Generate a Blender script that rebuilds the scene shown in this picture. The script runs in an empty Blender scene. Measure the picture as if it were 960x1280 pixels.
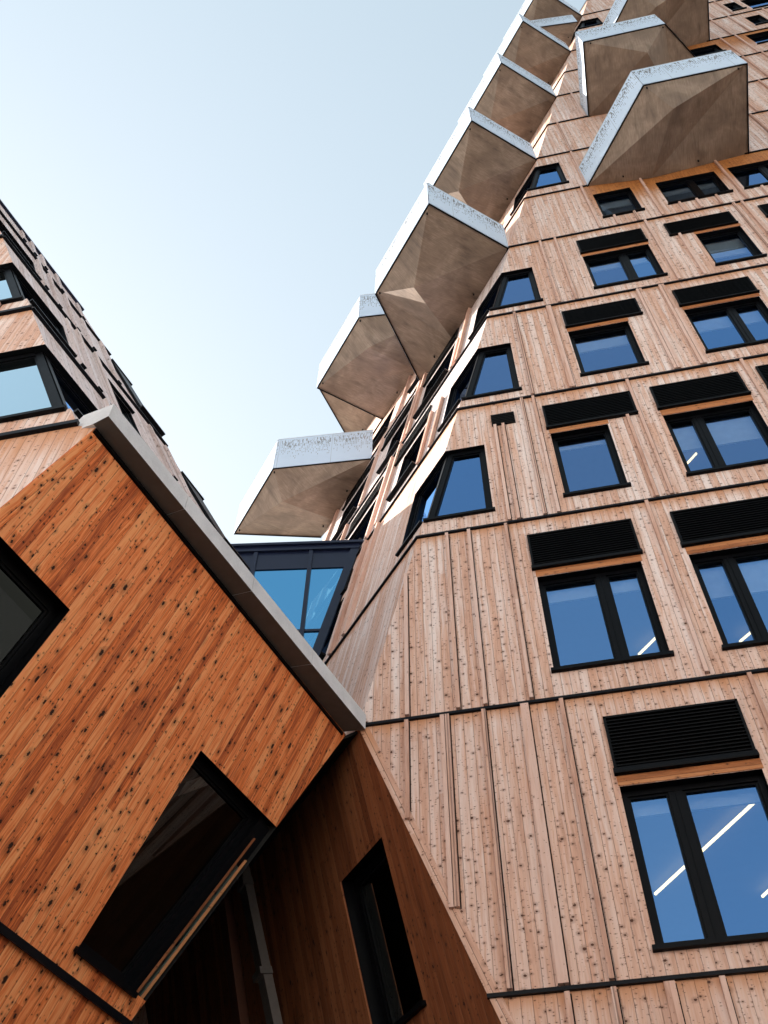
import bpy, math, random
from mathutils import Vector, Matrix
from mathutils.geometry import tessellate_polygon

random.seed(7)
SC = bpy.context.scene
COL = SC.collection
EYE = 1.6                                   # camera height above the paving

# ----------------------------------------------------------------------------- camera frame
RX = Vector((0.97845546, 0.20619291, 0.01045977))     # camera right in the world
RD = Vector((-0.16174882, 0.79706802, -0.58182463))   # camera down
RF = Vector((-0.12830526, 0.56759763, 0.81324701))    # camera forward
FPX = 1244.0


def ray(p):
    return RX * (p[0] - 480) + RD * (p[1] - 640) + RF * FPX


def on_level(p, h):
    """sight line through a photo point met with the level h above the eye (site survey helper)"""
    d = ray(p)
    return d * (h / d.z)


def on_plane(p, o, n):
    d = ray(p)
    return d * (o.dot(n) / d.dot(n))


# ----------------------------------------------------------------------------- objects
def link(o, parent=None):
    COL.objects.link(o)
    if parent is not None:
        o.parent = parent
        o.matrix_parent_inverse = Matrix()
    return o


def world_loc(o):
    v = Vector((0, 0, 0))
    while o is not None:
        v = v + o.location
        o = o.parent
    return v


def thing(name, label, cat, loc, group=None):
    o = bpy.data.objects.new(name, None)
    o.location = loc
    o.empty_display_size = 0.3
    o['label'] = label
    o['category'] = cat
    if group:
        o['group'] = group
    return link(o)


class MB:
    """collects faces (world coordinates, eye-level origin) with uvs and links them as one mesh object"""

    def __init__(self):
        self.v, self.f, self.uv, self.m = [], [], [], []

    def face(self, pts, uvs=None, m=0):
        b = len(self.v)
        self.v += [Vector(p) for p in pts]
        self.f.append(list(range(b, b + len(pts))))
        if uvs is None:
            p0 = Vector(pts[0])
            ex = (Vector(pts[1]) - p0)
            L = ex.length or 1
            ex = ex / L
            n = Vector((0, 0, 0))
            for i in range(1, len(pts) - 1):
                n += (Vector(pts[i]) - p0).cross(Vector(pts[i + 1]) - p0)
            if n.length < 1e-12:
                n = Vector((0, 0, 1))
            n.normalize()
            ey = n.cross(ex)
            uvs = [((Vector(p) - p0).dot(ex), (Vector(p) - p0).dot(ey)) for p in pts]
        self.uv.append([tuple(u) for u in uvs])
        self.m.append(m)

    def prism(self, bottom, ext, m=0, caps=True):
        """extrude a loop of points along ext"""
        bottom = [Vector(p) for p in bottom]
        top = [p + ext for p in bottom]
        n = len(bottom)
        nn = Vector((0, 0, 0))
        for i in range(1, n - 1):
            nn += (bottom[i] - bottom[0]).cross(bottom[i + 1] - bottom[0])
        if nn.dot(ext) > 0:
            bottom.reverse()
            top.reverse()
        if caps:
            self.face(bottom, m=m)
            self.face(list(reversed(top)), m=m)
        for i in range(n):
            j = (i + 1) % n
            self.face([bottom[j], bottom[i], top[i], top[j]], m=m)

    def bar(self, a, b, side, out, w, d, m=0):
        """rectangular bar from a to b; w wide along side (centred), d deep along out from the line"""
        a, b = Vector(a), Vector(b)
        s = side.normalized() * (w / 2)
        self.prism([a - s, a + s, a + s + out * d, a - s + out * d], b - a, m)

    def build(self, name, mats, parent=None):
        me = bpy.data.meshes.new(name)
        off = world_loc(parent) if parent else Vector((0, 0, 0))
        E = Vector((0, 0, EYE))
        me.from_pydata([tuple(p + E - off) for p in self.v], [], self.f)
        uvl = me.uv_layers.new(name='UVMap')
        k = 0
        for poly, uv in zip(me.polygons, self.uv):
            for j, li in enumerate(poly.loop_indices):
                uvl.data[li].uv = uv[j]
        if not isinstance(mats, (list, tuple)):
            mats = [mats]
        for mt in mats:
            me.materials.append(mt)
        for poly, mi in zip(me.polygons, self.m):
            poly.material_index = mi
        me.update()
        return link(bpy.data.objects.new(name, me), parent)


class Plane:
    """a wall plane: origin, horizontal U, in-plane up V, outward N"""

    def __init__(self, o, u, v, n):
        self.o, self.u, self.v, self.n = Vector(o), Vector(u).normalized(), Vector(v).normalized(), Vector(n).normalized()

    def p(self, a, b, d=0.0):
        return self.o + self.u * a + self.v * b + self.n * d

    def uv(self, px):
        q = on_plane(px, self.o, self.n) - self.o
        return q.dot(self.u), q.dot(self.v)


def wall(name, mat, pl, outer, holes=(), reveal=0.16, parent=None, rmat=None, uvoff=(0, 0)):
    mb = MB()
    loops = [[Vector((a, b, 0)) for a, b in outer]] + [[Vector((a, b, 0)) for a, b in h] for h in holes]
    flat = [p for lp in loops for p in lp]
    for t in tessellate_polygon(loops):
        q = [flat[i] for i in t]
        pts = [pl.p(c.x, c.y) for c in q]
        nn = (pts[1] - pts[0]).cross(pts[2] - pts[0])
        if nn.length < 1e-9:
            continue
        if nn.dot(pl.n) < 0:
            q.reverse()
            pts.reverse()
        mb.face(pts, [(c.x + uvoff[0], c.y + uvoff[1]) for c in q])
    for h in holes:
        for i in range(len(h)):
            a, b = h[i], h[(i + 1) % len(h)]
            mb.face([pl.p(*a), pl.p(*b), pl.p(b[0], b[1], -reveal), pl.p(a[0], a[1], -reveal)], m=1)
    return mb.build(name, [mat, rmat or M['black']], parent)


def area(poly):
    return 0.5 * sum(poly[i][0] * poly[(i + 1) % len(poly)][1] - poly[(i + 1) % len(poly)][0] * poly[i][1] for i in range(len(poly)))


def inset(poly, w):
    if area(poly) < 0:
        poly = list(reversed(poly))
    n = len(poly)
    L = []
    for i in range(n):
        a, b = Vector(poly[i]), Vector(poly[(i + 1) % n])
        d = (b - a).normalized()
        L.append((a + Vector((-d.y, d.x)) * w, d))
    out = []
    for i in range(n):
        (a, d), (b, e) = L[i - 1], L[i]
        den = d.x * e.y - d.y * e.x
        t = ((b.x - a.x) * e.y - (b.y - a.y) * e.x) / den
        q = a + d * t
        out.append((q.x, q.y))
    return poly, out


def clip_u(poly, u, keep_less):
    out = []
    n = len(poly)
    for i in range(n):
        a, b = poly[i], poly[(i + 1) % n]
        ia = (a[0] <= u) == keep_less
        ib = (b[0] <= u) == keep_less
        if ia:
            out.append(a)
        if ia != ib:
            t = (u - a[0]) / (b[0] - a[0])
            out.append((u, a[1] + t * (b[1] - a[1])))
    return out


def window(parent, pl, poly, depth=0.09, fw=0.07, mull=(), sill=True, label=None, sill_out=0.06, pane='glass', blind=0.0):
    """black framed window set into an opening; the frame mesh is the part, panes and sill are its sub-parts"""
    outer, inner = inset(list(poly), fw)
    mb = MB()
    n = len(outer)
    D0, D1 = -depth, -depth - 0.07
    for i in range(n):
        j = (i + 1) % n
        mb.face([pl.p(*outer[i], D0), pl.p(*outer[j], D0), pl.p(*inner[j], D0), pl.p(*inner[i], D0)])
        mb.face([pl.p(*inner[i], D0), pl.p(*inner[j], D0), pl.p(*inner[j], D1), pl.p(*inner[i], D1)])
    cells = [inner]
    for (a, b) in mull:
        nxt = []
        for c in cells:
            l, r = clip_u(c, a, True), clip_u(c, b, False)
            if len(l) > 2:
                nxt.append(l)
            if len(r) > 2:
                nxt.append(r)
            m = clip_u(clip_u(c, a, False), b, True)
            if len(m) > 2:
                mb.prism([pl.p(x, y, D0 - 0.004) for x, y in m], pl.n * -0.06)
                mid = (a + b) / 2
                ys = [y for x, y in m]
                mb.prism([pl.p(mid - 0.006, min(ys), D0 - 0.003), pl.p(mid + 0.006, min(ys), D0 - 0.003),
                          pl.p(mid + 0.006, max(ys), D0 - 0.003), pl.p(mid - 0.006, max(ys), D0 - 0.003)], pl.n * 0.008)
        cells = nxt
    # sash beads
    beads = []
    for c in cells:
        o2, i2 = inset(c, 0.028)
        for i in range(len(o2)):
            j = (i + 1) % len(o2)
            mb.face([pl.p(*o2[i], D0 - 0.02), pl.p(*o2[j], D0 - 0.02), pl.p(*i2[j], D0 - 0.02), pl.p(*i2[i], D0 - 0.02)])
            mb.face([pl.p(*i2[i], D0 - 0.02), pl.p(*i2[j], D0 - 0.02), pl.p(*i2[j], D1 - 0.01), pl.p(*i2[i], D1 - 0.01)])
        beads.append(i2)
    w = mb.build('window', M['black'], parent)
    if label:
        w['label'] = label
    for c in beads:
        g = MB()
        g.face([pl.p(x, y, D0 - 0.045) for x, y in c])
        g.build('pane', M[pane if pane != 'glass' else random.choice(('glass', 'glass2', 'glass3'))], w)
    if blind > 0:
        ys0, ys1 = min(y for x, y in poly), max(y for x, y in poly)
        zb = ys1 - (ys1 - ys0) * blind
        xa, xb = min(x for x, y in poly) + 0.03, max(x for x, y in poly) - 0.03
        bl = MB()
        bl.prism([pl.p(xa, zb, -depth - 0.16), pl.p(xb, zb, -depth - 0.16), pl.p(xb, ys1, -depth - 0.16), pl.p(xa, ys1, -depth - 0.16)], pl.n * -0.004)
        bl.prism([pl.p(xa, zb, -depth - 0.15), pl.p(xb, zb, -depth - 0.15), pl.p(xb, zb + 0.025, -depth - 0.15), pl.p(xa, zb + 0.025, -depth - 0.15)], pl.n * -0.025)
        bl.build('roller_blind', M['blind'], w)
    if sill:
        ys = min(y for x, y in poly)
        xs = [x for x, y in poly if abs(y - ys) < 0.03]
        s = MB()
        s.prism([pl.p(min(xs) - 0.035, ys - 0.045, -0.02), pl.p(max(xs) + 0.035, ys - 0.045, -0.02),
                 pl.p(max(xs) + 0.035, ys + 0.004, -0.02), pl.p(min(xs) - 0.035, ys + 0.004, -0.02)], pl.n * (0.02 + sill_out))
        s.prism([pl.p(min(xs), ys + 0.004, -depth), pl.p(max(xs), ys + 0.004, -depth), pl.p(max(xs), ys + 0.010, -depth), pl.p(min(xs), ys + 0.010, -depth)], pl.n * (depth + sill_out - 0.004))
        s.build('sill', M['black'], w)
    return w


def louvre(parent, pl, x0, x1, z0, z1):
    """black ventilation louvre: frame, real slats, projecting drip lip"""
    mb = MB()
    t = 0.03
    mb.face([pl.p(x0, z0, 0.004), pl.p(x1, z0, 0.004), pl.p(x1, z1, 0.004), pl.p(x0, z1, 0.004)])
    for a, b, c, d in ((x0, x0 + t, z0, z1), (x1 - t, x1, z0, z1), (x0, x1, z1 - t, z1)):
        mb.prism([pl.p(a, c, 0.004), pl.p(b, c, 0.004), pl.p(b, d, 0.004), pl.p(a, d, 0.004)], pl.n * 0.035)
    n = max(4, int((z1 - z0 - 0.12) / 0.05))
    for i in range(n):
        z = z0 + 0.11 + (z1 - t - z0 - 0.11) * i / n
        mb.prism([pl.p(x0 + t, z, 0.036), pl.p(x0 + t, z + 0.012, 0.036), pl.p(x0 + t, z + 0.036, 0.006), pl.p(x0 + t, z + 0.024, 0.006)],
                 pl.u * (x1 - x0 - 2 * t))
    # lip
    mb.prism([pl.p(x0 - 0.012, z0, 0.004), pl.p(x0 - 0.012, z0, 0.062), pl.p(x0 - 0.012, z0 + 0.022, 0.062), pl.p(x0 - 0.012, z0 + 0.10, 0.03), pl.p(x0 - 0.012, z0 + 0.10, 0.004)],
             pl.u * (x1 - x0 + 0.024))
    return mb.build('louvre_vent', M['louvre'], parent)


def strip(parent, pl, name, mat, x0, z0, x1, z1, w, d, d0=0.0):
    """board or bar lying on the wall from (x0,z0) to (x1,z1)"""
    mb = MB()
    a, b = pl.p(x0, z0, d0), pl.p(x1, z1, d0)
    dr = (b - a).normalized()
    side = dr.cross(pl.n)
    L = (b - a).length
    h = side * (w / 2)
    q = [a - h, a + h, a + h + pl.n * d, a - h + pl.n * d]
    r = [p + (b - a) for p in q]
    u0 = random.random() * 40
    for i in range(4):
        j = (i + 1) % 4
        du = (q[j] - q[i]).length
        mb.face([q[i], q[j], r[j], r[i]], [(u0 + 0.02, 0), (u0 + 0.02 + du * 0.9, 0), (u0 + 0.02 + du * 0.9, L), (u0 + 0.02, L)])
    mb.face(list(reversed(q)))
    mb.face(r)
    # consistent outward normals
    c = (a + b) / 2 + pl.n * d / 2
    for k, f in enumerate(mb.f):
        P = [mb.v[i] for i in f]
        nn = (P[1] - P[0]).cross(P[2] - P[0])
        if nn.dot((P[0] + P[2]) / 2 - c) < 0:
            mb.f[k] = list(reversed(f))
            mb.uv[k] = list(reversed(mb.uv[k]))
    return mb.build(name, mat, parent)


def batten(parent, pl, x, z0, z1, w=0.045, d=0.035, mat=None):
    o = strip(parent, pl, 'batten', [mat or M['batten']], x, z0, x, z1, w, d)
    g = MB()                                           # dark strip laid beside the batten as its painted shadow
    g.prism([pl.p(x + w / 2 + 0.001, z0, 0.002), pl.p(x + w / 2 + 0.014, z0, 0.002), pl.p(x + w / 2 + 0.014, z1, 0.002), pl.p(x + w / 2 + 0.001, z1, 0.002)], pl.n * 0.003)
    g.build('batten_shade', M['dark_line'], o)
    return o


# ----------------------------------------------------------------------------- materials
M = {}


class NT:
    def __init__(self, name):
        self.mat = bpy.data.materials.new(name)
        self.mat.use_nodes = True
        self.t = self.mat.node_tree
        self.t.nodes.clear()

    def n(self, kind, **kw):
        nd = self.t.nodes.new(kind)
        for k, v in kw.items():
            setattr(nd, k, v)
        return nd

    def set(self, sock, v):
        if isinstance(v, bpy.types.NodeSocket):
            self.t.links.new(v, sock)
        else:
            sock.default_value = v

    def math(self, op, a, b=None, c=None, clamp=False):
        nd = self.n('ShaderNodeMath', operation=op, use_clamp=clamp)
        self.set(nd.inputs[0], a)
        if b is not None:
            self.set(nd.inputs[1], b)
        if c is not None:
            self.set(nd.inputs[2], c)
        return nd.outputs[0]

    def comb(self, x, y, z=0.0):
        nd = self.n('ShaderNodeCombineXYZ')
        self.set(nd.inputs[0], x)
        self.set(nd.inputs[1], y)
        self.set(nd.inputs[2], z)
        return nd.outputs[0]

    def noise(self, vec, scale, detail=2.0, rough=0.5, dist=0.0):
        nd = self.n('ShaderNodeTexNoise')
        self.set(nd.inputs['Vector'], vec)
        nd.inputs['Scale'].default_value = scale
        nd.inputs['Detail'].default_value = detail
        nd.inputs['Roughness'].default_value = rough
        nd.inputs['Distortion'].default_value = dist
        return nd.outputs['Fac']

    def smooth(self, v, a, b, c=0.0, d=1.0):
        nd = self.n('ShaderNodeMapRange', interpolation_type='SMOOTHSTEP')
        self.set(nd.inputs['Value'], v)
        self.set(nd.inputs['From Min'], a)
        self.set(nd.inputs['From Max'], b)
        nd.inputs['To Min'].default_value = c
        nd.inputs['To Max'].default_value = d
        return nd.outputs['Result']

    def mix(self, fac, a, b, mode='MIX'):
        nd = self.n('ShaderNodeMix', data_type='RGBA', blend_type=mode)
        self.set(nd.inputs['Factor'], fac)
        for s, v in ((nd.inputs['A'], a), (nd.inputs['B'], b)):
            pass
        ia = [i for i in nd.inputs if i.name == 'A' and i.type == 'RGBA'][0]
        ib = [i for i in nd.inputs if i.name == 'B' and i.type == 'RGBA'][0]
        self.set(ia, (*a, 1) if isinstance(a, tuple) else a)
        self.set(ib, (*b, 1) if isinstance(b, tuple) else b)
        return [o for o in nd.outputs if o.type == 'RGBA'][0]

    def ramp(self, fac, stops):
        nd = self.n('ShaderNodeValToRGB')
        self.set(nd.inputs[0], fac)
        el = nd.color_ramp.elements
        while len(el) < len(stops):
            el.new(0.5)
        for e, (p, c) in zip(el, stops):
            e.position = p
            e.color = (*c, 1)
        return nd.outputs[0]

    def out(self, shader):
        o = self.n('ShaderNodeOutputMaterial')
        self.t.links.new(shader, o.inputs[0])
        return self.mat

    def principled(self, color, rough=0.5, metal=0.0, spec=0.5, normal=None):
        b = self.n('ShaderNodeBsdfPrincipled')
        self.set(b.inputs['Base Color'], (*color, 1) if isinstance(color, tuple) else color)
        self.set(b.inputs['Roughness'], rough)
        b.inputs['Metallic'].default_value = metal
        b.inputs['Specular IOR Level'].default_value = spec
        if normal is not None:
            self.set(b.inputs['Normal'], normal)
        return b.outputs[0]

    def bump(self, h, strength, dist):
        nd = self.n('ShaderNodeBump')
        nd.inputs['Strength'].default_value = strength
        nd.inputs['Distance'].default_value = dist
        self.set(nd.inputs['Height'], h)
        return nd.outputs[0]


def wood(name, dark, mid, light, grey, grey_amt, knot, w=0.112, knots=1.0, tv=0.26, streak=0.0, lee=0.0, ks=1.0, rp=(0.28, 0.50, 0.72), age=None, fresh=None, fresh_v=None, groove_c=(0.06, 0.030, 0.020), gc=0.42, rough=0.62):
    """vertical boarding: u across the boards, v along them, in metres"""
    k = NT(name)
    uv = k.n('ShaderNodeUVMap').outputs[0]
    sp = k.n('ShaderNodeSeparateXYZ')
    k.set(sp.inputs[0], uv)
    u, v = sp.outputs[0], sp.outputs[1]
    pu = k.math('DIVIDE', u, w)
    idx = k.math('FLOOR', pu)
    fr = k.math('SUBTRACT', pu, idx)
    wn = k.n('ShaderNodeTexWhiteNoise', noise_dimensions='1D')
    k.set(wn.inputs['W'], idx)
    sc = k.n('ShaderNodeSeparateColor')
    k.set(sc.inputs[0], wn.outputs['Color'])
    r1, r2, r3 = sc.outputs[0], sc.outputs[1], sc.outputs[2]
    # board lengths: each board has its own butt joints
    seg = k.math('FLOOR', k.math('DIVIDE', k.math('ADD', v, k.math('MULTIPLY', r1, 9.0)), 8.5))
    wn2 = k.n('ShaderNodeTexWhiteNoise', noise_dimensions='2D')
    k.set(wn2.inputs['Vector'], k.comb(idx, seg))
    rb = wn2.outputs['Value']
    vv = k.math('ADD', v, k.math('MULTIPLY', r1, 57.0))
    warp = k.noise(k.comb(u, k.math('MULTIPLY', vv, 0.35), r2), 7.0, 2)
    uw = k.math('ADD', u, k.math('MULTIPLY', k.math('SUBTRACT', warp, 0.5), 0.05))
    grain = k.noise(k.comb(uw, k.math('MULTIPLY', vv, 0.03), k.math('MULTIPLY', r1, 9.0)), 70.0, 4, 0.7)
    flame = k.noise(k.comb(uw, k.math('MULTIPLY', vv, 0.09), k.math('MULTIPLY', r3, 5.0)), 26.0, 3, 0.55, 0.4)
    blotch = k.noise(k.comb(u, k.math('MULTIPLY', v, 0.45)), 1.5, 4, 0.6)
    tone = k.math('ADD', k.math('MULTIPLY', grain, gc), k.math('MULTIPLY', flame, 0.82 - gc))
    tone = k.math('ADD', tone, k.math('MULTIPLY', k.math('SUBTRACT', rb, 0.5), tv))
    tone = k.math('ADD', tone, k.math('MULTIPLY', blotch, 0.18), clamp=True)
    colr = k.ramp(tone, [(rp[0], dark), (rp[1], mid), (rp[2], light)])
    # silvering
    gm = k.smooth(k.math('ADD', k.math('MULTIPLY', k.noise(k.comb(k.math('MULTIPLY', uw, 3.0), k.math('MULTIPLY', vv, 0.12), r3), 6.0, 4, 0.65), 0.75), k.math('MULTIPLY', rb, 0.16)), 0.34, 0.66, 0.0, grey_amt)
    if age is not None:
        gm = k.math('MULTIPLY', gm, k.smooth(k.math('ADD', v, k.math('MULTIPLY', blotch, 3.0)), age[0], age[1], age[2], 1.0), clamp=True)
    colr = k.mix(gm, colr, grey)
    if streak > 0:
        sm = k.smooth(k.noise(k.comb(u, k.math('MULTIPLY', v, 0.06), 7.7), 11.0, 3, 0.6), 0.53, 0.72, 0.0, streak)
        colr = k.mix(sm, colr, (0.60, 0.265, 0.135))
    if lee > 0:                                         # boards keep their colour in the lee of the flashing above
        sg = k.n('ShaderNodeSeparateXYZ')
        k.set(sg.inputs[0], k.n('ShaderNodeTexCoord').outputs['Generated'])
        lv = k.math('ADD', sg.outputs[2], k.math('MULTIPLY', k.math('SUBTRACT', k.noise(k.comb(u, 0.0, 1.0), 9.0, 2), 0.5), 0.10))
        colr = k.mix(k.smooth(lv, 0.925, 1.0, 0.0, lee), colr, (0.52, 0.235, 0.105))
    if fresh is not None:
        fv = k.math('ADD', v, k.math('MULTIPLY', k.math('SUBTRACT', flame, 0.5), 1.1))
        fm = k.smooth(fv, fresh_v[0], fresh_v[1])
        if len(fresh_v) > 2:
            fm = k.math('MULTIPLY', fm, k.smooth(u, fresh_v[2], fresh_v[2] + 0.9))
        fcol = k.ramp(tone, [(0.22, fresh[0]), (0.50, fresh[1]), (0.78, fresh[2])])
        colr = k.mix(fm, colr, fcol)
    # knots: big ones and pin knots, cut by the board edges
    ed = k.math('MULTIPLY', k.math('ABSOLUTE', k.math('SUBTRACT', fr, 0.5)), 2.0)
    kn = None
    for scale, stretch, thr, rad, seed in ((5.6, 0.50, 0.34, 0.22, 0.0), (9.0, 0.55, 0.34, 0.25, 13.7), (18.0, 0.8, 0.50, 0.26, 5.3)):
        vo = k.n('ShaderNodeTexVoronoi', voronoi_dimensions='2D', feature='F1')
        vo.inputs['Scale'].default_value = scale
        vo.inputs['Randomness'].default_value = 1.0
        wob = k.noise(k.comb(u, vv, 3.1), 60.0, 2)
        k.set(vo.inputs['Vector'], k.comb(k.math('ADD', k.math('ADD', u, seed), k.math('MULTIPLY', wob, 0.030)), k.math('MULTIPLY', k.math('ADD', vv, seed), stretch * ks)))
        s2 = k.n('ShaderNodeSeparateColor')
        k.set(s2.inputs[0], vo.outputs['Color'])
        has = k.smooth(s2.outputs[0], thr - 0.02, thr + 0.02)
        rr = k.math('MULTIPLY', k.math('MULTIPLY', k.math('ADD', k.math('POWER', s2.outputs[1], 2.0), 0.22), rad * 0.42 * knots), has)
        m = k.smooth(vo.outputs['Distance'], rr, k.math('MULTIPLY', rr, 0.55))
        m = k.math('MULTIPLY', m, has)
        halo = k.math('MULTIPLY', k.smooth(vo.outputs['Distance'], k.math('MULTIPLY', rr, 2.6), k.math('MULTIPLY', rr, 0.9)), has)
        m = k.math('MAXIMUM', m, k.math('MULTIPLY', halo, 0.34))
        kn = m if kn is None else k.math('MAXIMUM', kn, m)
    colr = k.mix(kn, colr, knot)
    dark_line = k.math('MULTIPLY', k.smooth(ed, 0.935, 0.99), k.math('ADD', 0.55, k.math('MULTIPLY', r3, 0.45)))
    colr = k.mix(k.math('MULTIPLY', dark_line, 0.85), colr, groove_c)
    hgt = k.math('SUBTRACT', k.math('MULTIPLY', grain, 0.12), k.math('MULTIPLY', k.smooth(ed, 0.86, 0.98), 1.0))
    hgt = k.math('ADD', hgt, k.math('MULTIPLY', rb, 0.25))
    nb = k.bump(hgt, 0.55, 0.008)
    M[name] = k.out(k.principled(colr, k.math('ADD', rough, k.math('MULTIPLY', grain, 0.15)), 0, 0.25, nb))


FRESH = ((0.20, 0.068, 0.018), (0.42, 0.16, 0.046), (0.60, 0.27, 0.095))
WEATHER = dict(dark=(0.34, 0.170, 0.112), mid=(0.59, 0.360, 0.268), light=(0.70, 0.49, 0.40), grey=(0.76, 0.66, 0.63), grey_amt=0.9, knot=(0.085, 0.032, 0.018), knots=1.3, tv=0.07, streak=0.20, lee=0.75, ks=2.3, age=(3.5, 13.0, 0.45), rp=(0.24, 0.50, 0.76))
wood('weathered boards', **WEATHER)
wood('weathered boards sheltered', **WEATHER, fresh=FRESH, fresh_v=(23.7, 25.2, 2.6))
wood('weathered boards sheltered high', **WEATHER, fresh=FRESH, fresh_v=(35.8, 37.4, 6.6))
wood('batten wood', dark=(0.38, 0.20, 0.14), mid=(0.56, 0.34, 0.26), light=(0.68, 0.47, 0.39), grey=(0.64, 0.48, 0.43), grey_amt=0.6, knot=(0.10, 0.05, 0.03), w=0.4, knots=0.5)
wood('fresh boards', dark=(0.33, 0.068, 0.020), mid=(0.76, 0.192, 0.050), light=(0.90, 0.38, 0.15), grey=(0.82, 0.31, 0.13), grey_amt=0.3, tv=0.17, rp=(0.39, 0.51, 0.63), knot=(0.026, 0.009, 0.005), knots=1.35, w=0.098, gc=0.56)
wood('lintel boards', dark=(0.22, 0.07, 0.022), mid=(0.42, 0.155, 0.055), light=(0.55, 0.24, 0.10), grey=(0.45, 0.22, 0.11), grey_amt=0.4, knot=(0.05, 0.02, 0.01), knots=0.8)
wood('passage boards', dark=(0.095, 0.028, 0.010), mid=(0.20, 0.064, 0.025), light=(0.30, 0.11, 0.046), grey=(0.4, 0.18, 0.08), grey_amt=0.2, knot=(0.03, 0.012, 0.008), knots=1.0)  # board colour darkened to deepen the shade of the passage
wood('silver boards', dark=(0.42, 0.31, 0.28), mid=(0.62, 0.51, 0.48), light=(0.74, 0.65, 0.63), grey=(0.68, 0.62, 0.64), grey_amt=0.9, knot=(0.10, 0.06, 0.05))
M['batten'] = M['batten wood']


def plain(key, name, color, rough=0.4, metal=0.0, spec=0.5, var=0.15, scale=6.0):
    k = NT(name)
    tc = k.n('ShaderNodeTexCoord').outputs['Object']
    nz = k.noise(tc, scale, 4, 0.6)
    c = k.mix(nz, tuple(x * (1 - var) for x in color), tuple(min(1, x * (1 + var)) for x in color))
    M[key] = k.out(k.principled(c, k.math('ADD', rough - 0.06, k.math('MULTIPLY', nz, 0.12)), metal, spec))


plain('black', 'black powder coat', (0.003, 0.0033, 0.0045), 0.42, 0, 0.09)
plain('louvre', 'black louvre metal', (0.0025, 0.0025, 0.003), 0.55, 0, 0.10)
plain('flash', 'dark flashing metal', (0.004, 0.0045, 0.007), 0.4, 0, 0.12)
plain('navy', 'navy powder coat', (0.007, 0.011, 0.030), 0.32, 0, 0.3)
plain('render', 'pale bounce render', (0.82, 0.79, 0.76), 0.85, 0, 0.2, 0.06, 2)
plain('brick', 'dark brown brick', (0.09, 0.05, 0.035), 0.85, 0, 0.2, 0.3, 9)
plain('bounce_cut', 'bounce cutting dark ground', (0.05, 0.048, 0.046), 0.85, 0, 0.25, 0.3, 3)
plain('roof', 'dark roofing felt', (0.06, 0.06, 0.065), 0.8)
plain('interior', 'interior plaster', (0.16, 0.16, 0.155), 0.9)
plain('blind', 'pale blind fabric', (0.80, 0.82, 0.80), 0.85, 0, 0.2)
plain('dark_line', 'batten shade black', (0.012, 0.008, 0.006), 0.9, 0, 0.1)  # black that stands in for the battens' side shadow
plain('void', 'near-black shade fill', (0.006, 0.0055, 0.005), 0.9)  # near-black colour standing for deep shade in the passage and rooms
plain('rail', 'brushed rail metal', (0.55, 0.58, 0.62), 0.35, 0.4, 0.5, 0.1, 4)
plain('steel', 'galvanised steel', (0.20, 0.185, 0.175), 0.45, 0.6, 0.5, 0.25, 12)
plain('post', 'dark stained timber', (0.10, 0.035, 0.018), 0.7)


def glass(key, name, tint, base, refl=(0.23, 0.50, 1.0), rise=0.75):
    k = NT(name)
    lw = k.n('ShaderNodeLayerWeight')
    lw.inputs['Blend'].default_value = 0.35
    fac = k.math('ADD', base, k.math('MULTIPLY', lw.outputs['Fresnel'], rise), clamp=True)
    g = k.n('ShaderNodeBsdfGlossy')
    g.inputs['Roughness'].default_value = 0.003
    g.inputs['Color'].default_value = (*refl, 1)
    tc = k.n('ShaderNodeTexCoord').outputs['Object']
    k.set(g.inputs['Normal'], k.bump(k.noise(tc, 0.9, 1), 0.02, 0.05))
    t = k.n('ShaderNodeBsdfTransparent')
    t.inputs['Color'].default_value = (*tint, 1)
    m = k.n('ShaderNodeMixShader')
    k.set(m.inputs[0], fac)
    k.t.links.new(t.outputs[0], m.inputs[1])
    k.t.links.new(g.outputs[0], m.inputs[2])
    M[key] = k.out(m.outputs[0])


glass('glass', 'coated window glass', (0.62, 0.68, 0.72), 0.39)
glass('glass2', 'coated window glass, older', (0.62, 0.68, 0.70), 0.36, (0.27, 0.50, 0.95))
glass('glass3', 'coated window glass, brighter', (0.66, 0.72, 0.76), 0.43, (0.26, 0.53, 1.0))
glass('clearglass', 'uncoated window glass', (0.16, 0.17, 0.16), 0.02, (0.80, 0.9, 0.92), 0.28)
glass('linkglass', 'blue curtain wall glass', (0.10, 0.24, 0.30), 0.58, (0.20, 0.60, 1.0))
glass('paleglass', 'pale window glass', (0.36, 0.42, 0.44), 0.70, (0.70, 0.90, 1.0))


def make_soffit():
    k = NT('bronze fibre cement panel')
    uv = k.n('ShaderNodeUVMap').outputs[0]
    sp = k.n('ShaderNodeSeparateXYZ')
    k.set(sp.inputs[0], uv)
    u, v = sp.outputs[0], sp.outputs[1]
    tc = k.n('ShaderNodeTexCoord').outputs['Object']
    fine = k.noise(k.comb(k.math('MULTIPLY', u, 1.0), k.math('MULTIPLY', v, 0.06)), 60.0, 4, 0.65)
    cloud = k.noise(tc, 1.3, 5, 0.62, 0.6)
    stain = k.smooth(k.noise(k.comb(k.math('MULTIPLY', u, 2.2), k.math('MULTIPLY', v, 0.5), 4.0), 2.0, 5, 0.6), 0.50, 0.74)
    tone = k.math('ADD', k.math('MULTIPLY', fine, 0.4), k.math('MULTIPLY', cloud, 0.6), clamp=True)
    c = k.ramp(tone, [(0.30, (0.11, 0.076, 0.055)), (0.50, (0.205, 0.146, 0.108)), (0.68, (0.34, 0.26, 0.20))])
    c = k.mix(k.math('MULTIPLY', stain, 0.65), c, (0.075, 0.05, 0.036))
    M['soffit'] = k.out(k.principled(c, k.math('ADD', 0.42, k.math('MULTIPLY', cloud, 0.2)), 0, 0.4, k.bump(fine, 0.1, 0.004)))


make_soffit()


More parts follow.
